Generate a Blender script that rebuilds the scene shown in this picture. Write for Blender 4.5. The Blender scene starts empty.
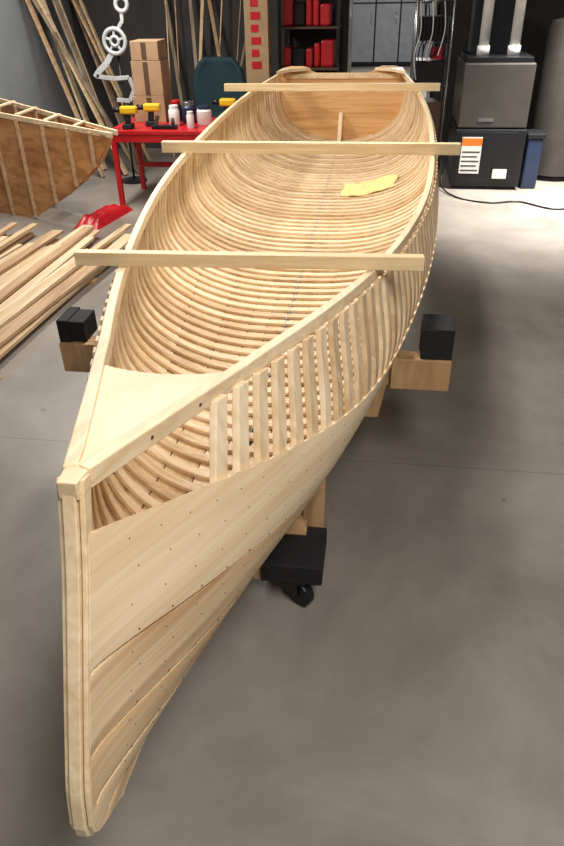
import bpy, bmesh, math, random
import numpy as np
from mathutils import Vector, Matrix, noise
random.seed(4)
S=bpy.context.scene
S.view_settings.view_transform='Standard'
H=1.6
# ------------------------------------------------------------------ materials
def newmat(name):
    m=bpy.data.materials.new(name);m.use_nodes=True
    nt=m.node_tree;b=nt.nodes['Principled BSDF'];return m,nt,b
def lin(c):
    return tuple(((x/255)/12.92 if x<=10 else ((x/255+.055)/1.055)**2.4) for x in c)+(1,)
def plain(name,c,rough=.6,metal=0,bump=0,var=.12,scale=8):
    m,nt,b=newmat(name);L=nt.links
    tc=nt.nodes.new('ShaderNodeTexCoord');n=nt.nodes.new('ShaderNodeTexNoise');n.inputs['Scale'].default_value=scale;n.inputs['Detail'].default_value=4
    L.new(tc.outputs['Object'],n.inputs['Vector'])
    r=nt.nodes.new('ShaderNodeValToRGB');c=lin(c)
    r.color_ramp.elements[0].position=.3;r.color_ramp.elements[1].position=.7
    r.color_ramp.elements[0].color=tuple(x*(1-var) for x in c[:3])+(1,)
    r.color_ramp.elements[1].color=tuple(min(1,x*(1+var)) for x in c[:3])+(1,)
    L.new(n.outputs['Fac'],r.inputs['Fac']);L.new(r.outputs['Color'],b.inputs['Base Color'])
    b.inputs['Roughness'].default_value=rough;b.inputs['Metallic'].default_value=metal
    if bump:
        bp=nt.nodes.new('ShaderNodeBump');bp.inputs['Strength'].default_value=bump;bp.inputs['Distance'].default_value=.01
        L.new(n.outputs['Fac'],bp.inputs['Height']);L.new(bp.outputs['Normal'],b.inputs['Normal'])
    return m
def wood(name,c1,c2,sc=(40,2.5,40),rough=.5,seed=0.,streak=None,uv=False,knots=False,thr=.52):
    m,nt,b=newmat(name);L=nt.links
    src='UV' if uv else 'Object'
    tc=nt.nodes.new('ShaderNodeTexCoord');mp=nt.nodes.new('ShaderNodeMapping')
    mp.inputs['Scale'].default_value=sc;mp.inputs['Location'].default_value=(seed,seed*1.7,seed*.6)
    L.new(tc.outputs[src],mp.inputs['Vector'])
    n=nt.nodes.new('ShaderNodeTexNoise');n.inputs['Scale'].default_value=1;n.inputs['Detail'].default_value=6;n.inputs['Distortion'].default_value=.8
    L.new(mp.outputs['Vector'],n.inputs['Vector'])
    r=nt.nodes.new('ShaderNodeValToRGB')
    r.color_ramp.elements[0].position=.34;r.color_ramp.elements[1].position=.60
    r.color_ramp.elements[0].color=lin(c2);r.color_ramp.elements[1].color=lin(c1)
    L.new(n.outputs['Fac'],r.inputs['Fac']);col=r.outputs['Color']
    n2=nt.nodes.new('ShaderNodeTexNoise');n2.inputs['Scale'].default_value=1.;n2.inputs['Detail'].default_value=3
    mp2=nt.nodes.new('ShaderNodeMapping')
    mp2.inputs['Scale'].default_value=(sc[0]*.8,sc[1]*.32,1) if uv else (sc[0]*.14,sc[1]*.5,sc[2]*.3)
    mp2.inputs['Location'].default_value=(seed*3,1,seed)
    L.new(tc.outputs[src],mp2.inputs['Vector']);L.new(mp2.outputs['Vector'],n2.inputs['Vector'])
    r2=nt.nodes.new('ShaderNodeValToRGB')
    r2.color_ramp.elements[0].position=thr-.2;r2.color_ramp.elements[1].position=thr
    k=streak or (.86,.80,.72)
    r2.color_ramp.elements[0].color=k+(1,);r2.color_ramp.elements[1].color=(1,1,1,1)
    L.new(n2.outputs['Fac'],r2.inputs['Fac'])
    mx=nt.nodes.new('ShaderNodeMix');mx.data_type='RGBA';mx.blend_type='MULTIPLY';mx.inputs['Factor'].default_value=1
    L.new(col,mx.inputs['A']);L.new(r2.outputs['Color'],mx.inputs['B']);out=mx.outputs['Result']
    if knots:
        mp3=nt.nodes.new('ShaderNodeMapping');mp3.inputs['Scale'].default_value=(3.6,9,1);mp3.inputs['Location'].default_value=(seed,seed*.3,0)
        v=nt.nodes.new('ShaderNodeTexVoronoi');v.inputs['Scale'].default_value=1
        L.new(tc.outputs[src],mp3.inputs['Vector']);L.new(mp3.outputs['Vector'],v.inputs['Vector'])
        r3=nt.nodes.new('ShaderNodeValToRGB');r3.color_ramp.elements[0].position=.04;r3.color_ramp.elements[1].position=.12
        r3.color_ramp.elements[0].color=(.36,.22,.13,1);r3.color_ramp.elements[1].color=(1,1,1,1)
        L.new(v.outputs['Distance'],r3.inputs['Fac'])
        m3=nt.nodes.new('ShaderNodeMix');m3.data_type='RGBA';m3.blend_type='MULTIPLY';m3.inputs['Factor'].default_value=.8
        L.new(out,m3.inputs['A']);L.new(r3.outputs['Color'],m3.inputs['B']);out=m3.outputs['Result']
    L.new(out,b.inputs['Base Color'])
    b.inputs['Roughness'].default_value=rough
    bp=nt.nodes.new('ShaderNodeBump');bp.inputs['Strength'].default_value=.1;bp.inputs['Distance'].default_value=.002
    L.new(n.outputs['Fac'],bp.inputs['Height']);L.new(bp.outputs['Normal'],b.inputs['Normal'])
    return m
W_PL=[wood('plank_cedar_%d'%i,c1,c2,(1.8,34,1),.5,i*3.3+1.,st,True,i>0,th_) for i,(c1,c2,st,th_) in enumerate([
    ((236,212,176),(224,197,158),(.90,.82,.72),.5),((228,202,164),(210,180,138),(.56,.41,.28),.50),((222,192,150),(206,172,128),(.78,.66,.53),.5),((230,204,166),(214,184,142),(.78,.68,.58),.5),((216,186,144),(200,168,124),(.82,.74,.64),.52)])]
W_RB=[wood('rib_ash_%d'%i,c1,c2,(14,60,14),.5,i*2.1) for i,(c1,c2) in enumerate([((232,208,172),(214,186,146)),((216,190,152),(194,162,122)),((238,216,182),(222,196,156))])]
W_IN=wood('inwale_spruce',(236,214,178),(222,196,156),(50,2,50),.45,5)
W_DK=wood('deck_plywood',(236,212,176),(226,199,160),(8,3,8),.5,8,(.93,.9,.85))
W_CR=wood('crosspiece_pine',(236,212,168),(218,190,142),(3,50,50),.5,9)
W_TR=wood('transom_fir',(230,186,130),(212,162,104),(3,30,40),.45,11)
W_ST=wood('stem_oak',(206,176,136),(176,140,100),(40,40,4),.5,12,(.8,.7,.6))
W_LM=[wood('lumber_%d'%i,c1,c2,(30,1.6,30),.6,i*4.) for i,(c1,c2) in enumerate([((212,188,150),(188,158,120)),((190,160,124),(162,128,94)),((222,200,166),(200,174,136))])]
W_OLD=wood('weathered_board',(150,132,110),(110,94,78),(30,1.6,3),.7,21)
W_PLY=wood('plywood_orange',(196,142,88),(160,106,58),(6,6,14),.6,14,(.7,.6,.5))
W_2x=wood('stud_lumber',(190,154,112),(160,124,84),(20,20,6),.6,15)
M_SEAM=plain('seam_shade',(104,74,46),.8)
M_TACK=plain('tack_bronze',(88,60,38),.4,.3)
M_BLK=plain('black_foam',(18,18,20),.8,0,.4,.2,30)
M_WHT=plain('pvc_white',(215,213,206),.4)
M_RED=plain('red_enamel',(180,26,34),.35)
M_GRY=plain('furnace_steel_grey',(66,62,58),.45,.2)
M_DKS=plain('furnace_steel_dark',(26,27,30),.4,.3)
M_CHR=plain('chrome',(170,172,175),.25,.9)
M_CARD=plain('cardboard',(160,130,98),.8)
M_YEL=plain('tool_yellow',(212,170,30),.4)
M_CLOTH=plain('cloth_yellow',(236,212,142),.9,0,.5,.06,40)
M_CHALK=plain('chalk_blue',(170,164,168),.9)
M_TEAL=plain('teal_fabric',(14,46,52),.8)
M_BLUE=plain('blue_plastic',(30,44,70),.4)
M_SLV=plain('silver_paint',(190,192,192),.4,.2)
M_WALL=plain('wall_concrete',(130,134,136),.85,0,.3,.12,2)
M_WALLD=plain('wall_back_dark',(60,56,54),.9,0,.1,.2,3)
M_CEIL=plain('ceiling_paint',(120,118,114),.9)
M_CAB=plain('cabinet_grey',(112,114,118),.5)
M_TRIM=plain('trim_white',(200,198,194),.5)
M_LBL=plain('label_white',(205,205,200),.5)
M_ORG=plain('label_orange',(225,110,30),.5)
M_BROWN=plain('dark_walnut',(80,56,40),.7)
def floormat():
    m,nt,b=newmat('floor_concrete');L=nt.links;N=nt.nodes
    tc=N.new('ShaderNodeTexCoord')
    n=N.new('ShaderNodeTexNoise');n.inputs['Scale'].default_value=1.1;n.inputs['Detail'].default_value=9;n.inputs['Roughness'].default_value=.66;n.inputs['Distortion'].default_value=.4
    L.new(tc.outputs['Object'],n.inputs['Vector'])
    r=N.new('ShaderNodeValToRGB');r.color_ramp.elements[0].position=.3;r.color_ramp.elements[1].position=.70
    r.color_ramp.elements[0].color=lin((112,105,97));r.color_ramp.elements[1].color=lin((156,149,139))
    L.new(n.outputs['Fac'],r.inputs['Fac'])
    v=N.new('ShaderNodeTexVoronoi');v.inputs['Scale'].default_value=3.1;L.new(tc.outputs['Object'],v.inputs['Vector'])
    vr=N.new('ShaderNodeValToRGB');vr.color_ramp.elements[0].position=.02;vr.color_ramp.elements[1].position=.045
    vr.color_ramp.elements[0].color=(.3,.27,.25,1);vr.color_ramp.elements[1].color=(1,1,1,1)
    L.new(v.outputs['Distance'],vr.inputs['Fac'])
    sx=N.new('ShaderNodeSeparateXYZ');L.new(tc.outputs['Object'],sx.inputs[0])
    a=N.new('ShaderNodeMath');a.operation='SUBTRACT';a.inputs[1].default_value=2.19;L.new(sx.outputs['Y'],a.inputs[0])
    ab=N.new('ShaderNodeMath');ab.operation='ABSOLUTE';L.new(a.outputs[0],ab.inputs[0])
    lt=N.new('ShaderNodeMath');lt.operation='GREATER_THAN';lt.inputs[1].default_value=.003;L.new(ab.outputs[0],lt.inputs[0])
    mr=N.new('ShaderNodeMapRange');mr.inputs['To Min'].default_value=.7;L.new(lt.outputs[0],mr.inputs['Value'])
    mx=N.new('ShaderNodeMix');mx.data_type='RGBA';mx.blend_type='MULTIPLY';mx.inputs['Factor'].default_value=1
    L.new(r.outputs['Color'],mx.inputs['A']);L.new(mr.outputs['Result'],mx.inputs['B'])
    mx2=N.new('ShaderNodeMix');mx2.data_type='RGBA';mx2.blend_type='MULTIPLY';mx2.inputs['Factor'].default_value=.6
    L.new(mx.outputs['Result'],mx2.inputs['A']);L.new(vr.outputs['Color'],mx2.inputs['B'])
    L.new(mx2.outputs['Result'],b.inputs['Base Color'])
    n3=N.new('ShaderNodeTexNoise');n3.inputs['Scale'].default_value=3;n3.inputs['Detail'].default_value=5;L.new(tc.outputs['Object'],n3.inputs['Vector'])
    mr2=N.new('ShaderNodeMapRange');mr2.inputs['To Min'].default_value=.24;mr2.inputs['To Max'].default_value=.44;L.new(n3.outputs['Fac'],mr2.inputs['Value'])
    L.new(mr2.outputs['Result'],b.inputs['Roughness'])
    return m
M_FLOOR=floormat()
# ------------------------------------------------------------------ helpers
def obj(name,verts,faces,mats,smooth=False,idx=None):
    me=bpy.data.meshes.new(name);me.from_pydata([tuple(map(float,v)) for v in verts],[],faces)
    o=bpy.data.objects.new(name,me);S.collection.objects.link(o)
    for m in (mats if isinstance(mats,(list,tuple)) else [mats]): me.materials.append(m)
    if idx is not None: me.polygons.foreach_set('material_index',idx)
    bm=bmesh.new();bm.from_mesh(me);bmesh.ops.recalc_face_normals(bm,faces=bm.faces);bm.to_mesh(me);bm.free()
    if smooth: me.polygons.foreach_set('use_smooth',[True]*len(me.polygons))
    me.update();return o
def group(name,kids):
    e=bpy.data.objects.new(name,None);S.collection.objects.link(e)
    for k in kids: k.parent=e
    return e
def bevel(o,w=.003,seg=2):
    m=o.modifiers.new('bevel','BEVEL');m.width=w;m.segments=seg;m.limit_method='ANGLE';return o
BF=[(0,1,3,2),(4,6,7,5),(0,4,5,1),(2,3,7,6),(0,2,6,4),(1,5,7,3)]
def boxv(c,s,M=None):
    vs=[Vector((sx*s[0]/2,sy*s[1]/2,sz*s[2]/2)) for sx in(-1,1) for sy in(-1,1) for sz in(-1,1)]
    return [((M@v) if M else v)+Vector(c) for v in vs]
def box(name,c,s,mat,M=None,bv=.003):
    o=obj(name,boxv(c,s,M),BF,mat)
    if bv: bevel(o,bv)
    return o
def boxm(name,lo,hi,mat,bv=.003):
    return box(name,[(a+b)/2 for a,b in zip(lo,hi)],[b-a for a,b in zip(lo,hi)],mat,None,bv)
def beam(name,p0,p1,w,t,mat,bv=.002,up=(0,0,1)):
    p0=Vector(p0);p1=Vector(p1);d=p1-p0;y=d.normalized();u=Vector(up)
    if abs(y.dot(u))>.98:u=Vector((1,0,0))
    x=y.cross(u).normalized();z=x.cross(y)
    return box(name,(p0+p1)/2,(w,d.length,t),mat,Matrix((x,y,z)).transposed(),bv)
def tubev(pts,r,n=10):
    pts=[Vector(p) for p in pts];V=[];F=[]
    for i,p in enumerate(pts):
        t=(pts[min(i+1,len(pts)-1)]-pts[max(i-1,0)]).normalized()
        a=Vector((0,0,1)) if abs(t.z)<.9 else Vector((1,0,0))
        u=t.cross(a).normalized();w=t.cross(u)
        for k in range(n):
            an=2*math.pi*k/n;V.append(p+u*math.cos(an)*r+w*math.sin(an)*r)
        if i:
            for k in range(n):
                F.append(((i-1)*n+k,(i-1)*n+(k+1)%n,i*n+(k+1)%n,i*n+k))
    F.append(tuple(range(n)));F.append(tuple(range(len(V)-n,len(V))))
    return V,F
def tube(name,pts,r,mat,n=12):
    V,F=tubev(pts,r,n);return obj(name,V,F,mat,True)
def lathe(name,c,prof,mat,n=28):
    V=[];F=[]
    for i,(r,z) in enumerate(prof):
        for k in range(n):
            a=2*math.pi*k/n;V.append((c[0]+r*math.cos(a),c[1]+r*math.sin(a),c[2]+z))
        if i:
            for k in range(n):F.append(((i-1)*n+k,(i-1)*n+(k+1)%n,i*n+(k+1)%n,i*n+k))
    F.append(tuple(range(n)));F.append(tuple(range(len(V)-n,len(V))))
    o=obj(name,V,F,mat,True)
    m=o.modifiers.new('e','EDGE_SPLIT');m.split_angle=math.radians(35);return o
def hermite(tab):
    X=np.array([a for a,_ in tab],float);Y=np.array([b for _,b in tab],float)
    d=np.diff(Y)/np.diff(X);m=np.zeros(len(X));m[0]=d[0];m[-1]=d[-1]
    for i in range(1,len(X)-1):
        h0=X[i]-X[i-1];h1=X[i+1]-X[i]
        m[i]=(d[i-1]*h1+d[i]*h0)/(h0+h1)
    def f(x):
        x=min(max(x,X[0]),X[-1]);i=min(int(np.searchsorted(X,x,side='right'))-1,len(X)-2)
        h=X[i+1]-X[i];t=(x-X[i])/h
        return float((2*t**3-3*t*t+1)*Y[i]+(t**3-2*t*t+t)*h*m[i]+(-2*t**3+3*t*t)*Y[i+1]+(t**3-t*t)*h*m[i+1])
    return f
# ------------------------------------------------------------------ canoe hull
Y0,Y1=.604,5.9
fb=hermite([(.604,.010),(.8,.076),(1.1,.178),(1.77,.374),(2.5,.52),(3.4,.597),(4.3,.61),(5.0,.58),(5.9,.48)])
fs=hermite([(.604,H-.494),(1.1,H-.57),(1.77,H-.647),(3.4,H-.67),(5.0,H-.63),(5.9,H-.60)])
fk=hermite([(.604,H-1.10),(.8,H-1.14),(1.1,H-1.155),(1.6,H-1.16),(3.4,H-1.16),(5.9,H-1.09)])
fn=hermite([(.604,1.35),(.75,1.9),(1.1,2.6),(1.8,2.8),(3.0,2.9),(5.9,2.7)])
fbul=hermite([(.604,0),(.75,.030),(1.1,.058),(1.77,.058),(3.4,.045),(5.9,.02)])
fe=hermite([(.604,.075),(.8,.13),(1.1,.205),(1.77,.285),(2.6,.255),(3.4,.20),(5.9,.12)])
fst=hermite([(0,0),(.2,-.03),(.4,-.07),(.6,-.11),(.78,-.14),(.9,-.135),(1,-.05)])
frake=hermite([(.604,.03),(.95,.065),(1.4,.055),(1.9,.025),(2.6,0),(5.9,0)])
_c={}
def section(y):
    k=round(y,5)
    if k in _c:return _c[k]
    b,zs,zk,n,bu=fb(y),fs(y),fk(y),fn(y),fbul(y);fade=max(0,1-(y-Y0)/.6)**2
    P=[]
    for i in range(61):
        ph=math.pi/2*i/60
        c=max(math.cos(ph),0)**(2/n) if i<60 else 0;s=math.sin(ph)**(2/n)
        x=b*c+bu*math.sin(math.pi*min(1,s)**1.4)*c**.3
        P.append((max(x,min(b,.010)),y+fst(s)*fade,zs-(zs-zk)*s))
    P=np.array(P);q=np.r_[0,np.cumsum(np.linalg.norm(np.diff(P[:,[0,2]],axis=0),axis=1))];q/=q[-1]
    _c[k]=(P,q);return _c[k]
def at(y,g):
    P,q=section(y);return np.array([np.interp(g,q,P[:,j]) for j in range(3)])
def g_depth(y,e):
    P,q=section(y);return float(np.interp(e,P[0,2]-P[:,2],q))
def normal(y,g):
    a=at(y,max(g-.01,0));b=at(y,min(g+.01,1));t=b-a
    n=np.array([t[2],0,-t[0]]);n/= (np.linalg.norm(n)+1e-9)
    if n[0]>0 or (abs(n[0])<1e-6 and n[2]<0): n=-n
    return n
kids=[]
ys=list(np.linspace(Y0,.9,14))+list(np.linspace(.94,Y1,100))
fr=[0,.36,.60,.78,.90,1.]
for side,sn in ((1,'port'),(-1,'starboard')):
    for k in range(5):
        V=[];F=[];UV=[];R=10
        for layer,off in ((0,-.0085),(1,-.0008)):
            for i,y in enumerate(ys):
                g0=g_depth(y,fe(y));ga=g0+(1-g0)*fr[k];gb=g0+(1-g0)*fr[k+1]
                # hand-fitted seams: the gap wanders, wider toward the stem
                wob=.0022+.0016*abs(noise.noise(Vector((y*3.1,k*7.,side*2.))))+.0034*max(0,1-(y-Y0)/.5)
                wob2=.0022+.0016*abs(noise.noise(Vector((y*2.7,k*5.+9,side*2.))))+.0034*max(0,1-(y-Y0)/.5)
                if k==0: wob=0
                if k==4: wob2=0
                for j in range(R):
                    t=j/(R-1);g=ga+wob+(gb-ga-wob-wob2)*t
                    n=normal(y,g)
                    if n[0]>-.02 and k==4: n=np.array([0,0,1.])
                    of=off+(.0015 if (layer==0 and j in(0,R-1)) else 0)
                    p=at(y,g)+n*of;V.append((max(p[0],.0002)*side,p[1],p[2]))
                    UV.append((y+side*3+k*1.3,g*.85))
        M_=len(ys)*R
        for i in range(1,len(ys)):
            for j in range(R-1):
                q=((i-1)*R+j,(i-1)*R+j+1,i*R+j+1,i*R+j);F.append(q);F.append(tuple(a+M_ for a in q))
            for j in(0,R-1):
                F.append(((i-1)*R+j,i*R+j,i*R+j+M_,(i-1)*R+j+M_))
        for i in(0,len(ys)-1):
            for j in range(R-1):F.append((i*R+j,i*R+j+1,i*R+j+1+M_,i*R+j+M_))
        o=obj('strake_%s_%d'%(sn,k+1),V,F,W_PL[k],True)
        uvl=o.data.uv_layers.new(name='UVMap')
        for lp in o.data.loops: uvl.data[lp.index].uv=UV[lp.vertex_index]
        m=o.modifiers.new('e','EDGE_SPLIT');m.split_angle=math.radians(25)
        kids.append(o)
    # dark strips recessed in each plank seam, standing in for the plank-edge shadow
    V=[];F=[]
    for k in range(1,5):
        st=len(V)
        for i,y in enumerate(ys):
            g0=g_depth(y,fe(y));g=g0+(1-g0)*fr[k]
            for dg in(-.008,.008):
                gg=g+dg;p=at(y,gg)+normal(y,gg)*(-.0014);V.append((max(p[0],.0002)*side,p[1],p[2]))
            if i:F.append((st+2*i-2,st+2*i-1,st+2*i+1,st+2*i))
    kids.append(obj('seam_shade_'+sn,V,F,M_SEAM,True))
# ribs
RIBW=.032;RT=.0125;SP=.0655
ry=[.72+SP*i for i in range(int((5.84-.72)/SP)+1)]
V=[];F=[];I=[]
for y in ry:
    top=.016 if y>.90 else fe(y)+.004
    base=len(V);mi=random.choice([0,0,1,2])
    g0=g_depth(y,top);gs=[g0+(1-g0)*j/24 for j in range(25)]
    seq=[(g,-1) for g in gs]+[(g,1) for g in reversed(gs[:-1])]
    dpt=fs(y)-fk(y)
    for g,s in seq:
        q=[]
        s_=(fs(y)-at(y,g)[2])/dpt
        rk=frake(y)*min(s_/.42,1.)
        for yy in (y-RIBW/2,y+RIBW/2):
            yq=max(yy-rk,Y0+.005)
            p=at(yq,g);n=normal(yq,g)
            if g>.97: n=np.array([0,0,1.]);
            for off in (0,RT):
                w=p+n*off;q.append((max(w[0],.002)*s if g<=.995 else 0,w[1],w[2]))
        V+=q
    m=len(seq)
    for i in range(1,m):
        a=base+(i-1)*4;b=base+i*4
        for u,v in ((0,1),(1,3),(3,2),(2,0)):
            F.append((a+u,a+v,b+v,b+u));I.append(mi)
    for a in (base,base+(m-1)*4):
        F.append((a,a+1,a+3,a+2));I.append(mi)
ribs=obj('ribs',V,F,W_RB,False,I);kids.append(ribs)
bevel(ribs,.002,2)
# tacks
V=[];F=[]
for y in ry:
    g0=g_depth(y,fe(y))
    for k in range(5):
        ga=g0+(1-g0)*fr[k];gb=g0+(1-g0)*fr[k+1]
        for f_,dy in ((.09,-.006),(.36,.007),(.64,-.006),(.91,.006)):
            if f_ in(.36,.64) and k>2: continue
            g=ga+(gb-ga)*f_;yy=max(y+dy-frake(y),Y0+.01)
            p=at(yy,g);n=-normal(yy,g);t=np.array([0,1,0.]);u=np.cross(n,t)
            for side in (1,-1):
                b=len(V)
                for h,r in ((.0075,.0018),(.0090,.0013)):
                    for j in range(6):
                        an=j*math.pi/3;w=p+n*h+t*math.cos(an)*r+u*math.sin(an)*r
                        V.append((w[0]*side,w[1],w[2]))
                for j in range(6):F.append((b+j,b+(j+1)%6,b+6+(j+1)%6,b+6+j))
                F.append(tuple(b+6+j for j in range(6)))
kids.append(obj('planking_tacks',V,F,M_TACK))
# inwales
def gunw(y): return np.array([fb(y),y,fs(y)])
IW,IHT=.021,.03
for side,sn in ((1,'port'),(-1,'starboard')):
    V=[];F=[];yy=[Y0+.015+(Y1-.012-Y0-.015)*i/110 for i in range(111)]
    for i,y in enumerate(yy):
        t=gunw(y+.01)-gunw(y-.01);t=t/np.linalg.norm(t);n=np.array([-t[1],t[0],0]);n/=np.linalg.norm(n)
        p=gunw(y)+n*.0128
        bowk=max(0,1-(y-Y0)/.5)
        p=p-n*.0158*bowk
        for a,z in ((0,-IHT+.006),(0,.006),(IW,.006),(IW,-IHT+.006)):
            w=p+n*a;V.append((max(w[0],.0005)*side,w[1],w[2]+z))
        if i:
            for j in range(4):F.append(((i-1)*4+j,(i-1)*4+(j+1)%4,i*4+(j+1)%4,i*4+j))
    F.append((0,1,2,3));b=len(V)-4;F.append((b,b+1,b+2,b+3))
    kids.append(bevel(obj('inwale_'+sn,V,F,W_IN),.002))
V=[];F=[]
for y in (.74,.86):
    p=gunw(y);t=gunw(y+.01)-gunw(y-.01);t/=np.linalg.norm(t);n=np.array([t[1],-t[0],0]);n/=np.linalg.norm(n)
    u=np.cross(n,t);bk=max(0,1-(y-Y0)/.5)
    p=p-n*.0128+n*.0158*bk+np.array([0,0,-.009])
    for side in(1,-1):
        b=len(V)
        for h in(.0003,.0012):
            for j in range(10):
                an=j*math.pi/5;w=p+n*h+t*math.cos(an)*.003+u*math.sin(an)*.003;V.append((w[0]*side,w[1],w[2]))
        for j in range(10):F.append((b+j,b+(j+1)%10,b+10+(j+1)%10,b+10+j))
        F.append(tuple(b+10+j for j in range(10)))
kids.append(obj('inwale_screws',V,F,M_BROWN))
# bow nose block
zt=fs(Y0)
V=[(-.0125,.588,zt-.022),(.0125,.588,zt-.022),(.017,.635,zt-.03),(-.017,.635,zt-.03)]
V+=[(-.0125,.588,zt+.004),(.0125,.588,zt+.004),(.017,.635,fs(.635)+.0055),(-.017,.635,fs(.635)+.0055)]
kids.append(bevel(obj('bow_nose_block',V,[(0,1,2,3),(4,5,6,7),(0,1,5,4),(1,2,6,5),(2,3,7,6),(3,0,4,7)],W_IN),.0015))
# deck
V=[];F=[];N=14;rows=[.635+(1.0-.635)*i/N for i in range(N+1)]
def dy(y,a): return y-(.03*(1-a*a))*max(0,(y-.655)/.345)**3
for layer in (0,1):
    for i,y in enumerate(rows):
        hw=max(fb(y)-.012,.004)
        for j in range(9):
            a=-1+2*j/8;yy=dy(y,a)
            V.append((hw*a,yy,fs(y)+.001-.012*layer))
nr=9;off=len(rows)*nr
for i in range(N):
    for j in range(8):
        q=(i*nr+j,i*nr+j+1,(i+1)*nr+j+1,(i+1)*nr+j);F.append(q);F.append(tuple(k+off for k in q))
for j in range(8):F.append((N*nr+j,N*nr+j+1,N*nr+j+1+off,N*nr+j+off))
kids.append(obj('bow_deck',V,F,W_DK))
def stemcurve():
    P,q=section(Y0);pts=[(p[1],p[2]) for p in P[::2]]
    for y in np.linspace(Y0+.0,1.6,18)[1:]:
        fade=max(0,1-(y-Y0)/.6)**2
        pts.append((y+fst(1)*fade,fk(y)))
    return pts
def stem(name,w,h0,h1,mat,x0=0.):
    pts=stemcurve();V=[];F=[]
    for i,(y,z) in enumerate(pts):
        a=pts[max(i-1,0)];b=pts[min(i+1,len(pts)-1)];t=Vector((b[0]-a[0],b[1]-a[1])).normalized();nn=Vector((t.y,-t.x))
        for xo,h in ((-w,h0),(-w,h1),(w,h1),(w,h0)):
            V.append((xo+x0,y+nn.x*h,z+nn.y*h))
        if i:
            for j in range(4):F.append(((i-1)*4+j,(i-1)*4+(j+1)%4,i*4+(j+1)%4,i*4+j))
    F.append((0,1,2,3));b=len(V)-4;F.append((b,b+1,b+2,b+3))
    return bevel(obj(name,V,F,mat),.0015)
kids.append(stem('stem_inner',.0095,-.03,.002,W_ST))
kids.append(stem('stem_cheek_port',.0035,-.016,.0055,W_IN,.0138))
kids.append(stem('stem_cheek_starboard',.0035,-.016,.0055,W_IN,-.0138))
kids.append(stem('stem_band',.0088,.0025,.012,W_IN))
V=[];F=[]
for i,y in enumerate(np.linspace(1.5,5.8,60)):
    z=fk(y)+.0137;V+=[(-.0012,y,z),(.0012,y,z)]
    if i:F.append((2*i-2,2*i-1,2*i+1,2*i))
kids.append(obj('chalk_centre_line',V,F,M_CHALK))
def transom():
    yT=Y1;P,q=section(yT);V=[];F=[]
    pr=[(x,z) for x,_,z in P];pr[-1]=(0,pr[-1][1])
    top=[(.0,-.012),(.12,-.012),(.2,-.012),(.235,.0),(.26,.022),(.3,.034),(.4,.034),(.47,.02)]
    zs=fs(yT)
    outl=[(x,zs+z) for x,z in top]+pr[1:]
    full=outl+[(-x,z) for x,z in reversed(outl) if x>1e-6]
    n=len(full)
    for y in(yT-.012,yT+.012):V+=[(x,y,z) for x,z in full]
    F=[tuple(range(n)),tuple(range(n,2*n))]+[(i,(i+1)%n,n+(i+1)%n,n+i) for i in range(n)]
    return obj('transom',V,F,W_TR)
kids.append(transom())
zs=fs(Y1)
kids.append(boxm('transom_cleat',(-.44,Y1-.03,zs-.05),(.44,Y1-.012,zs-.014),W_IN))
V=[(-.015,Y1-.012,fk(Y1)+.012),(.015,Y1-.012,fk(Y1)+.012),(.015,Y1-.2,fk(Y1-.2)+.014),(-.015,Y1-.2,fk(Y1-.2)+.014),(-.015,Y1-.012,fk(Y1)+.2),(.015,Y1-.012,fk(Y1)+.2),(.015,Y1-.05,fk(Y1)+.18),(-.015,Y1-.05,fk(Y1)+.18)]
kids.append(bevel(obj('transom_knee',V,[(0,1,2,3),(4,5,6,7),(0,1,5,4),(1,2,6,5),(2,3,7,6),(3,0,4,7)],W_IN)))
for s in(1,-1):
    V=[];pl=[(.455,Y1-.012),(.25,Y1-.012),(.3,Y1-.05),(.38,Y1-.1),(.43,Y1-.2),(.475,Y1-.28)]
    for z in(.006,.026):V+=[(x*s,y,zs+z) for x,y in pl]
    n=6;F=[tuple(range(n)),tuple(range(n,2*n))]+[(i,(i+1)%n,n+(i+1)%n,n+i) for i in range(n)]
    kids.append(obj('quarter_knee_%s'%('port' if s>0 else 'starboard'),V,F,W_IN))
# the hand-built stem stands slightly out of plumb: ease the forefoot sideways
for o in kids:
    for v in o.data.vertices:
        x,y,z=v.co
        fd=min(1.,max(0.,(1.7-y)/1.2));fd=fd*fd*(3-2*fd)
        s_=max(0,(fs(max(y,Y0))-z)/.61)
        v.co.x=x-.028*fd*s_
def spreader(i,y,x0,x1,h,t,rot=0):
    z=fs(y)+.0065
    return box('spreader_%d'%i,((x0+x1)/2,y,z+h/2),(x1-x0,t,h),W_CR,Matrix.Rotation(rot,3,'Z'),.002)
kids+= [spreader(1,1.705,-.455,.468,.036,.03,.045),spreader(2,3.25,-.67,.685,.048,.035,.01),spreader(3,4.98,-.735,.69,.045,.04,.01)]
canoe=group('wooden_canoe',kids)
def secz(x,y):
    P,q=section(y);return float(np.interp(-x,-P[:,0],P[:,2]))
V=[];F=[];n=30
for i in range(n):
    for j in range(n):
        u=i/(n-1)-.5;v=j/(n-1)-.5
        x=.275+u*.33+.012*math.sin(v*7);y=4.38+v*.21+.03*u+.012*math.sin(u*9)
        h=.022+.012*abs(noise.noise(Vector((u*5,v*4,1))))+.006*abs(math.sin(u*9+v*5))
        if v>.1:h+=.012
        if max(abs(u),abs(v))>.47:h-=.008
        V.append((x,y,secz(abs(x),y)+h))
        if i and j:F.append(((i-1)*n+j-1,(i-1)*n+j,i*n+j,i*n+j-1))
c=obj('cloth_rag',V,F,M_CLOTH,True);m=c.modifiers.new('s','SOLIDIFY');m.thickness=.004
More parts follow.
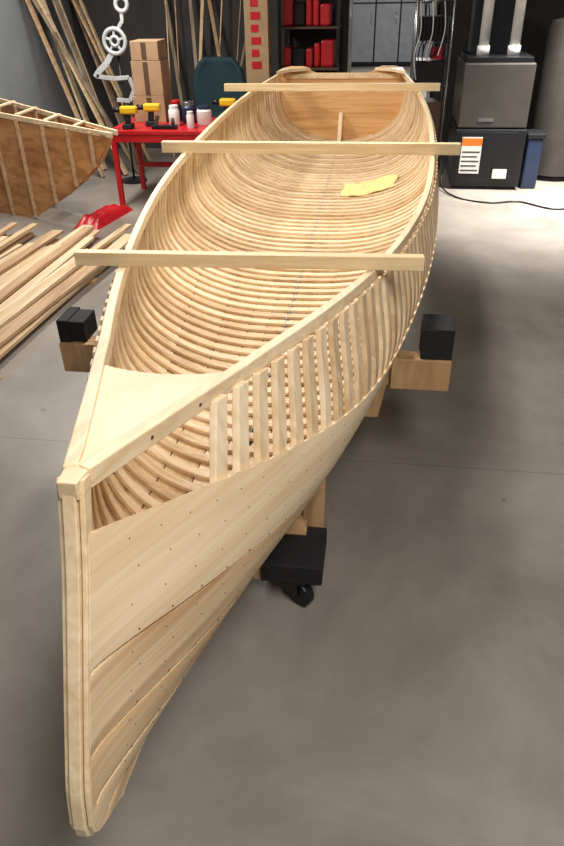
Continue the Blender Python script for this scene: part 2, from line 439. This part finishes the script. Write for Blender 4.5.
# ------------------------------------------------------------------ canoe stands
def cradle(yb,x0,x1,ztop,zlow,zend):
    xs=np.linspace(x0,x1,61);up=[];lo=[]
    for x in xs:
        P,q=section(yb);ax=abs(x)
        if ax<P[:,0].max()+.014:
            im=int(np.argmax(P[:,0]));zz=float(np.interp(-max(ax-.004,0),-P[im:,0],P[im:,2]))-.016
        else: zz=9
        up.append(min(ztop,zz));lo.append(zlow if ax<.40 else zend)
    V=[];n=len(xs)
    for y in(yb-.02,yb+.02):
        V+=[(x,y,z) for x,z in zip(xs,up)]+[(x,y,z) for x,z in zip(xs,lo)]
    F=[]
    for i in range(n-1):
        F.append((i,i+1,n+i+1,n+i));F.append((2*n+i,2*n+i+1,3*n+i+1,3*n+i))
        F.append((i,i+1,2*n+i+1,2*n+i));F.append((n+i,n+i+1,3*n+i+1,3*n+i))
    F.append((0,n,3*n,2*n));F.append((n-1,2*n-1,4*n-1,3*n-1))
    return obj('cradle_board',V,F,W_2x)
def stand(yb,yf,name,x0,x1,pads):
    k=[];zt=.60
    k.append(cradle(yb,x0+.03,x1-.03,zt-.03,.33,zt-.14))
    if pads:
        for s,xa,xb in((0,x0,x0+.09),(1,x1-.09,x1)):
            zz=zt+(.045 if s==0 else .07)
            k.append(boxm('pad_wrap_%d'%s,(xa,yb-.03,zt-.03),(xb,yb+.08,zz),M_BLK,.004))
            k.append(boxm('pad_fold_%d'%s,(xa-.004,yb-.036,zt-.03-.015*s),(xa+.035 if s==0 else xb+.004,yb+.086,zz+.005),M_BLK,.003))
            k.append(boxm('pad_block_%d'%s,(xa-.005-.09*s,yb-.045,zt-.14),(xb+.005+.05*(1-s),yb-.02,zt-.03),W_2x))
    for x in(-.3,.14):
        k.append(beam('post',(x,yf+.12,.17),(x,yb,.36),.045,.09,W_2x,up=(1,0,0)))
    k.append(boxm('base_rail_a',(-.42,yf-.0,.10),(.2,yf+.09,.18),W_2x))
    k.append(boxm('base_end_pad_0',(.065,yf-.02,.115),(.245,yf+.16,.185),M_BLK,.005))
    k.append(boxm('base_corner_post',(.17,yf+.16,.10),(.235,yf+.25,.34),W_2x,.003))
    k.append(boxm('base_end_pad_1',(-.46,yf-.02,.115),(-.27,yf+.16,.185),M_BLK,.005))
    k.append(boxm('base_rail_b',(-.42,yf+.8,.10),(.2,yf+.89,.18),W_2x))
    for x in(-.3,.12):
        k.append(boxm('side_rail',(x,yf+.09,.11),(x+.045,yf+.8,.17),W_2x))
    for x in(-.37,.16):
        for y in(yf+.03,yf+.845):
            V=[]
            for xx in(-.016,.016):
                for j in range(24):
                    a=j*math.pi/12;V.append((x+xx,y-.02+.047*math.cos(a),.047+.047*math.sin(a)))
            F=[tuple(range(24)),tuple(range(24,48))]+[(j,(j+1)%24,24+(j+1)%24,24+j) for j in range(24)]
            R_=Matrix.Translation((x,y,0))@Matrix.Rotation(math.radians(55),4,'Z')@Matrix.Translation((-x,-y,0))
            V=[R_@Vector(v) for v in V]
            k.append(bevel(obj('caster_wheel',V,F,M_DKS),.006))
            for xx in(-.023,.023):
                o=boxm('caster_fork',(x+xx-.003,y-.03,.04),(x+xx+.003,y+.02,.105),M_DKS,.001)
                o.data.transform(R_);k.append(o)
            k.append(boxm('caster_plate',(x-.035,y-.04,.1),(x+.035,y+.04,.114),M_DKS,.001))
    return group(name,k)
stand(2.02,1.42,'canoe_stand',-.71,.60,True)
stand(4.6,4.2,'canoe_stand.001',-.56,.56,False)
# ------------------------------------------------------------------ room
boxm('floor',(-3.1,-2.6,-.1),(3.3,18,0),M_FLOOR,0)
boxm('ceiling',(-3.1,-2.6,2.7),(3.3,18,2.8),M_CEIL,0)
boxm('wall_left',(-3.1,-2.6,0),(-3.0,8.1,2.7),M_WALL,0)
boxm('wall_right',(3.2,-2.6,0),(3.3,8.1,2.7),M_WALL,0)
boxm('wall_front',(-3.1,-2.7,0),(3.3,-2.6,2.7),M_WALL,0)
DX0,DX1=-.07,.8
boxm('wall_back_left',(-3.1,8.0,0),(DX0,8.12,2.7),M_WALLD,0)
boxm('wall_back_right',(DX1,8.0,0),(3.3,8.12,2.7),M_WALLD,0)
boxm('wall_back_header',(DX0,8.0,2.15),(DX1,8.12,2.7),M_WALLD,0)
for i,x in enumerate((DX0,DX1-.03)):
    boxm('trim_%d'%(i+1),(x,7.97,0),(x+.03,8.14,2.15),M_TRIM)
boxm('wall_corridor_left',(-.6,8.12,0),(-.5,17,2.7),M_WALL,0)
boxm('wall_corridor_right',(1.6,8.12,0),(1.7,17,2.7),M_WALL,0)
boxm('wall_corridor_end',(-.6,17,0),(1.7,17.1,2.7),M_WALL,0)
k=[]
for i in range(4):
    x=-.47+i*.51
    k.append(boxm('cabinet_body_%d'%i,(x,16.45,.06),(x+.5,16.95,2.1),M_DKS))
    k.append(boxm('cabinet_door_%d'%i,(x+.01,16.42,.1),(x+.49,16.45,1.15),M_CAB))
    k.append(boxm('cabinet_upper_door_%d'%i,(x+.01,16.42,1.18),(x+.49,16.45,2.08),M_CAB))
    k.append(tube('handle_%d'%i,[(x+.42,16.40,.8),(x+.42,16.40,1.0)],.008,M_CHR))
    k.append(boxm('plinth_%d'%i,(x,16.5,0),(x+.5,16.95,.06),M_DKS))
group('storage_cabinet',k)
# ------------------------------------------------------------------ furnace
fx0,fx1,fy0,fy1=.96,1.55,6.4,7.1
k=[boxm('lower_cabinet',(fx0,fy0,.03),(fx1,fy1,.50),M_DKS,.01),
   boxm('upper_cabinet',(fx0+.01,fy0+.01,.51),(fx1-.01,fy1,1.0),M_GRY,.01),
   boxm('base',(fx0+.02,fy0+.02,0),(fx1-.02,fy1-.02,.03),M_BLK),
   boxm('door_panel',(fx0+.03,fy0-.008,.06),(fx1-.07,fy0,.48),M_DKS,.003),
   boxm('rating_label',(fx0+.06,fy0-.012,.14),(fx0+.23,fy0-.008,.44),M_LBL,0),
   boxm('warning_label',(fx0+.06,fy0-.0125,.37),(fx0+.23,fy0-.0115,.43),M_ORG,0),
   boxm('label_small',(fx0+.34,fy0-.012,.08),(fx0+.48,fy0-.008,.26),M_DKS,0),
   boxm('label_panel',(fx0+.35,fy0-.0125,.1),(fx0+.47,fy0-.0115,.18),M_LBL,0),
   boxm('badge',(fx0+.17,fy0+.004,.56),(fx0+.30,fy0+.01,.585),M_CHR,0),
   boxm('top_flange',(fx0+.03,fy0+.05,1.0),(fx1-.03,fy1-.05,1.04),M_DKS)]
for i in range(5):
    k.append(boxm('label_line_%d'%i,(fx0+.07,fy0-.0130,.16+.038*i),(fx0+.22-.02*(i%2),fy0-.0119,.172+.038*i),M_GRY,0))
for nm,x in(('vent',1.13),('intake',1.38)):
    k.append(tube(nm+'_pipe',[(x,6.65,1.03),(x,6.65,2.7)],.042,M_WHT,20))
    k.append(tube(nm+'_coupling',[(x,6.65,1.04),(x,6.65,1.11)],.052,M_WHT,20))
k.append(boxm('plenum',(fx0+.08,6.8,1.04),(fx1-.1,7.08,2.3),M_DKS))
group('furnace',k)
group('water_heater',[lathe('tank',(1.93,6.95,0),[(.2,.03),(.24,.05),(.24,1.22),(.22,1.27),(.1,1.3)],M_GRY),
   tube('hot_pipe',[(1.85,6.95,1.28),(1.85,6.95,2.7)],.012,M_CHR),tube('cold_pipe',[(2.01,6.95,1.28),(2.01,6.95,2.7)],.012,M_CHR),lathe('base',(1.93,6.95,0),[(.22,0),(.22,.03)],M_BLK)])
group('storage_bin',[boxm('bin_body',(1.58,6.45,0),(1.71,6.66,.42),M_BLUE,.015),boxm('bin_lid',(1.57,6.44,.42),(1.72,6.67,.46),M_DKS,.01)])
def sm(pts,n=8):
    pts=[Vector(p) for p in pts];o=[]
    for i in range(len(pts)-1):
        p0,p1,p2,p3=pts[max(i-1,0)],pts[i],pts[i+1],pts[min(i+2,len(pts)-1)]
        for j in range(n):
            t=j/n;o.append(.5*((2*p1)+(p2-p0)*t+(2*p0-5*p1+4*p2-p3)*t*t+(3*p1-p0-3*p2+p3)*t**3))
    return o+[pts[-1]]
tube('power_cord',sm([(.93,6.6,.3),(.88,6.4,.05),(1.0,6.1,.008),(1.25,5.95,.008),(1.5,6.0,.008),(1.75,5.8,.008),(2.1,5.9,.008)]),.007,M_DKS,8)
# wire rack
k=[]
for x in(.58,.9):
    for y in(7.15,7.55):
        k.append(tube('pole',[(x,y,0),(x,y,2.0)],.014,M_CHR))
for z in(.3,.75,1.1,1.42,1.8):
    for x in np.linspace(.58,.9,7):k.append(tube('wire',[(x,7.15,z),(x,7.55,z)],.004,M_CHR,6))
    for y in(7.15,7.55):k.append(tube('rail',[(.58,y,z),(.9,y,z)],.007,M_CHR,8))
k.append(boxm('amplifier',(.6,7.2,.76),(.86,7.5,.95),M_DKS,.01));k.append(boxm('case',(.61,7.2,1.11),(.84,7.5,1.3),M_BLK,.02));k.append(boxm('box',(.62,7.2,.31),(.88,7.5,.6),M_BROWN,.01))
for i in range(8):
    x=.6+.035*i;k.append(tube('cable_%d'%i,sm([(x,7.13,1.42),(x+.02,7.11,1.2),(x-.02,7.12,1.0),(x+.01,7.13,.8+.05*i)]),.006,M_WHT if i%3==0 else M_BLK,6))
k.append(boxm('red_toolbag',(.60,7.2,1.43),(.75,7.4,1.60),M_RED,.02));k.append(boxm('small_parts_bin',(.77,7.2,1.43),(.88,7.4,1.55),M_CARD,.01));k.append(boxm('red_tin',(.73,7.17,.96),(.84,7.3,1.06),M_RED,.01))
group('wire_rack',k)
k=[]
for x in(-.72,-.16):
    for y in(7.45,7.9):k.append(boxm('post',(x,y,0),(x+.03,y+.03,2.0),M_DKS))
for z in(.4,.85,1.2,1.6):k.append(boxm('shelf',(-.72,7.44,z),(-.13,7.94,z+.02),M_BROWN))
random.seed(7)
for z,hh in((.87,.28),(1.22,.32),(.42,.35)):
    x=-.68
    while x<-.22:
        w=random.uniform(.06,.15);w=min(w,-.17-x);h=hh*random.uniform(.55,1)
        k.append(boxm('item',(x,7.47+random.uniform(0,.05),z),(x+w-.01,7.8,z+h),random.choice([M_RED,M_RED,M_CARD,M_TRIM,M_BLK,M_RED]),.02));x+=w
group('storage_shelf',k)
group('cardboard_carton',[boxm('carton_body',(-.98,7.1,0),(-.76,7.25,1.75),M_CARD,.004)]+[boxm('carton_print_%d'%i,(-.92,7.095,.9+i*.1),(-.83-.02*(i%2),7.1,.96+i*.1),M_RED,0) for i in range(7)])
# ------------------------------------------------------------------ work bench
bx0,bx1,by0,by1,bz=-1.85,-.85,5.6,6.25,.61
k=[boxm('bench_top',(bx0,by0,bz-.03),(bx1,by1,bz),M_RED,.004),boxm('apron',(bx0,by0+.01,bz-.09),(bx1,by0+.03,bz-.03),M_RED)]
for x in(bx0+.01,bx1-.05):
    for y in(by0+.01,by1-.05):k.append(boxm('leg',(x,y,0),(x+.04,y+.04,bz-.03),M_RED))
k.append(boxm('rear_stretcher',(bx0+.02,by1-.05,.2),(bx1-.02,by1-.02,.24),M_RED))
k.append(boxm('side_rail',(bx0+.012,by0+.05,bz-.10),(bx0+.03,by1-.05,bz-.03),M_RED))
group('workbench',k)
for nm,x0,x1,z0,z1 in(('cardboard_box',-1.74,-1.47,0,.2),('cardboard_box.001',-1.72,-1.47,.201,.46),('cardboard_box.002',-1.71,-1.48,.461,.60)):
    group(nm,[boxm('box_body',(x0,5.98,bz+z0),(x1,6.22,bz+z1),M_CARD,.004),boxm('box_tape',(-1.62,5.977,bz+z0+.01),(-1.58,5.98,bz+z1-.01),M_BROWN,0)])
def drill(c,name):
    x,y,z=c
    k=[boxm('battery',(x-.04,y-.04,z),(x+.04,y+.05,z+.04),M_BLK,.008),beam('grip',(x,y,z+.04),(x+.01,y,z+.12),.035,.045,M_BLK,.01),
       boxm('body',(x-.05,y-.03,z+.11),(x+.09,y+.03,z+.17),M_YEL,.015),tube('chuck',[(x-.05,y,z+.14),(x-.11,y,z+.14)],.02,M_DKS)]
    return group(name,k)
drill((-1.70,5.68,bz),'cordless_drill');drill((-.98,6.1,bz),'cordless_drill.001');drill((-1.55,5.82,bz),'cordless_drill.002')
def jar(name,c,r,h,mb,ml):
    return group(name,[lathe('body',c,[(r*.9,0),(r,.01),(r,h*.75),(r*.8,h*.85)],mb),lathe('lid',c,[(r*.82,h*.8),(r*.82,h),(r*.75,h*1.02)],ml)])
jar('glue_bottle',(-1.36,5.85,bz),.045,.15,M_WHT,M_WHT);jar('paint_can',(-1.27,5.98,bz),.06,.16,M_BLUE,M_CHR);jar('paint_can.001',(-1.12,5.9,bz),.06,.14,M_WHT,M_BLUE);jar('glue_bottle.001',(-1.2,5.75,bz),.03,.12,M_WHT,M_WHT)
jar('paint_can.002',(-1.4,6.05,bz),.05,.16,M_BLK,M_RED)
group('hand_plane',[boxm('sole',(-1.5,5.66,bz),(-1.3,5.72,bz+.03),M_DKS,.004),tube('knob',[(-1.33,5.69,bz+.03),(-1.33,5.69,bz+.08)],.015,M_BROWN),beam('tote',(-1.47,5.69,bz+.03),(-1.45,5.69,bz+.1),.02,.03,M_BROWN)])
def ringv(c,R,r,N=28,n=8):
    V=[];F=[]
    for i in range(N):
        a=2*math.pi*i/N
        for j in range(n):
            b=2*math.pi*j/n;V.append((c[0]+(R+r*math.cos(b))*math.cos(a),c[1]+r*math.sin(b),c[2]+(R+r*math.cos(b))*math.sin(a)))
            F.append((i*n+j,i*n+(j+1)%n,((i+1)%N)*n+(j+1)%n,((i+1)%N)*n+j))
    return V,F
k=[]
cx,cy,cz=-2.0,6.45,1.18
for c,R,r,nm in(((cx,cy,cz),.095,.018,'wheel_ring'),((cx+.10,cy,cz+.27),.05,.018,'upper_ring'),((cx,cy,cz),.035,.014,'hub_ring')):
    V,F=ringv(c,R,r);k.append(obj(nm,V,F,M_SLV,True))
for j in range(5):
    a=j*2*math.pi/5+.3;k.append(beam('spoke_%d'%j,(cx+.035*math.cos(a),cy,cz+.035*math.sin(a)),(cx+.095*math.cos(a),cy,cz+.095*math.sin(a)),.012,.02,M_SLV))
def plate(nm,pts,w):
    for i in range(len(pts)-1):
        a,b=pts[i],pts[i+1];k.append(beam('%s_%d'%(nm,i),(cx+a[0],cy,cz+a[1]),(cx+b[0],cy,cz+b[1]),w,.012,M_SLV,.003,up=(0,1,0)))
plate('arm',[(.04,.09),(.09,.15),(.09,.22)],.03)
plate('body',[(-.04,-.09),(-.1,-.17),(-.19,-.24),(-.22,-.28)],.05)
plate('claw',[(-.21,-.27),(-.06,-.29),(.09,-.28)],.035)
plate('tail',[(.09,-.28),(.12,-.38),(.07,-.47),(-.05,-.46)],.035)
k.append(tube('stand_rod',[(cx,cy+.04,0),(cx,cy+.04,cz-.02)],.010,M_DKS));k.append(lathe('foot',(cx,cy+.04,0),[(.12,0),(.12,.02),(.02,.03)],M_DKS))
group('metal_wheel_sculpture',k)
k=[lathe('seat',(-1.25,6.95,.45),[(.2,0),(.25,.02),(.25,.07),(.2,.09)],M_TEAL)]
V=[];F=[];n=12
for i in range(n+1):
    for j in range(n+1):
        u=(i/n-.5)*2;v=(j/n)
        w=.26*math.sqrt(max(0,1-(abs(v-.45)*1.6)**2.5))if abs(v-.45)*1.6<1 else .02
        V.append((-1.25+u*w,7.16-.05*u*u,.5+v*.5))
        if i and j:F.append(((i-1)*(n+1)+j-1,(i-1)*(n+1)+j,i*(n+1)+j,i*(n+1)+j-1))
o=obj('backrest',V,F,M_TEAL,True);m=o.modifiers.new('s','SOLIDIFY');m.thickness=.04;k.append(o)
for x in(-1.42,-1.08):
    for y in(6.8,7.12):k.append(tube('leg',[(x,y,0),(x,y,.46)],.015,M_DKS))
for x in(-1.4,-1.1):k.append(tube('back_post',[(x,7.17,.45),(x,7.17,.8)],.012,M_DKS))
group('desk_chair',k)
random.seed(11);k=[]
for i in range(12):
    x=-1.9+i*.09;dx=random.uniform(-.5,.6)
    k.append(beam('strip_%d'%i,(x,7.45+random.uniform(0,.2),.0),(x+dx,7.96,2.3),.035,.012,random.choice([W_LM[1],W_LM[0],W_OLD])))
group('leaning_wood_strips',k)
k=[]
for i,(xb,yb,yt,w,zt_,mi) in enumerate([(-2.15,6.7,7.0,.07,1.75,0),(-2.25,6.85,7.3,.10,1.9,3),(-2.3,7.0,7.4,.05,1.85,2),(-2.05,6.8,6.9,.06,1.65,3),(-2.35,6.6,6.8,.06,1.7,1),(-2.2,7.2,7.7,.14,1.95,3),(-2.1,7.3,7.8,.05,1.9,0),(-2.45,6.9,7.15,.09,1.6,2),(-2.0,7.1,7.5,.05,1.95,1)]):
    k.append(beam('board_%d'%i,(xb,yb,0.01),(-2.97+.004*i,yt,zt_),w,.02,(W_LM+[W_OLD])[mi],up=(.9,0,.4)))
group('leaning_boards',k)
# ------------------------------------------------------------------ canoe building form on the left
k=[]
def side(yo,nm):
    A=Vector((-1.60,4.93+yo*.2,.70));B=Vector((-2.95,5.45+yo,.80))
    V=[];n=12
    for i in range(n+1):
        t=i/n;p=A.lerp(B,t);d=.06+ .80*min(1,t*1.35)**.75
        V+=[(p.x,p.y,p.z),(p.x,p.y,max(.0,p.z-d))]
    F=[(2*i,2*i+1,2*i+3,2*i+2) for i in range(n)]
    o=obj(nm,V,F,W_PLY);m=o.modifiers.new('s','SOLIDIFY');m.thickness=.012
    k.append(o)
    k.append(beam(nm+'_rail',A+Vector((.05,-.02,.0)),B+Vector((0,-.02,.0)),.02,.035,W_LM[2]))
    for i,t in enumerate((.1,.25,.42,.6,.78,.95)):
        p=A.lerp(B,t);d=.06+.8*min(1,t*1.35)**.75
        k.append(boxm(nm+'_batten_%d'%i,(p.x-.015,p.y-.03,max(0,p.z-d)),(p.x+.015,p.y-.008,p.z),W_LM[1]))
side(0,'near_side');side(.5,'far_side')
for i,t in enumerate((.2,.4,.6,.8)):
    k.append(beam('cross_strip_%d'%i,(-1.6-1.35*t,4.93+.52*t,.72+.1*t),(-1.6-1.35*t,5.03+.92*t,.72+.1*t),.03,.015,W_LM[2]))
group('canoe_building_form',k)
random.seed(21);k=[]
for i in range(42):
    x=-2.75+ (i%14)*.1+random.uniform(-.03,.03);lay=i//14
    z=.02+lay*.028+random.uniform(0,.004);y0=random.uniform(1.6,2.6) if x<-1.7 else random.uniform(2.3,2.9);y1=random.uniform(3.9,4.85)
    if x>-2.1: y1=random.uniform(4.2,4.9)
    k.append(beam('board_%d'%i,(x-.10,y0,z),(x+random.uniform(-.10,.12)*(1 if x<-1.6 else .3),y1,z+.0),random.choice([.05,.07,.09]),.022,W_LM[(i*5)%3]))
for y in(2.6,3.9):k.append(boxm('bearer_%d'%int(y),(-2.9,y,0),(-1.42,y+.07,.01),W_2x,0))
group('lumber_stack',k)
V=[];F=[];n=16
for i in range(n):
    for j in range(n):
        u=i/(n-1);v=j/(n-1);edge=min(u,1-u,v,1-v)
        V.append((-2.0+u*.2+.10*v,4.98+v*.56,.0+min(edge*6,1)*(.06+.05*abs(noise.noise(Vector((u*3,v*5,0)))))))
        if i and j:F.append(((i-1)*n+j-1,(i-1)*n+j,i*n+j,i*n+j-1))
obj('red_tarp',V,F,M_RED,True)
# ------------------------------------------------------------------ lights
def area(name,loc,size,power,col=(1,.96,.9),sy=None,rot=(0,0,0),spread=180):
    l=bpy.data.lights.new(name,'AREA');l.energy=power;l.size=size;l.color=col;l.spread=math.radians(spread)
    if sy:l.shape='RECTANGLE';l.size_y=sy
    o=bpy.data.objects.new(name,l);o.location=loc;o.rotation_euler=rot;S.collection.objects.link(o);return o
C=(1,.965,.925)
area('ceiling_light_near',(.9,-.1,2.62),.5,74,C,1.4)
area('ceiling_light_mid',(-.2,3.1,2.62),.3,66,C,1.2)
area('ceiling_light_rear',(1.9,5.9,2.62),.4,100,C,.6,spread=75)
area('fill_light_left',(-1.9,5.2,2.62),.3,100,C,1.6)  # added fill lamp, brightens the left floor and wall
area('corridor_light',(.5,13,2.62),.4,190,C,3)
w=bpy.data.worlds.new('world');w.use_nodes=True;w.node_tree.nodes['Background'].inputs[0].default_value=(.8,.85,1,1);w.node_tree.nodes['Background'].inputs[1].default_value=.15;S.world=w
# ------------------------------------------------------------------ camera
th,ro,ps=map(math.radians,(33.1,1.17,8.42))
F0=Vector((-math.sin(ps),math.cos(ps),0));R0=Vector((math.cos(ps),math.sin(ps),0));Z=Vector((0,0,1))
Fw=F0*math.cos(th)-Z*math.sin(th);U0=F0*math.sin(th)+Z*math.cos(th)
R=R0*math.cos(ro)-U0*math.sin(ro);U=U0*math.cos(ro)+R0*math.sin(ro)
cd=bpy.data.cameras.new('camera');cd.sensor_fit='VERTICAL';cd.sensor_height=24;cd.lens=680/846*24;cd.clip_start=.02
co=bpy.data.objects.new('camera',cd);S.collection.objects.link(co)
Mx=Matrix((R,U,-Fw)).transposed().to_4x4();Mx.translation=Vector((.345,0,H));co.matrix_world=Mx
S.camera=co
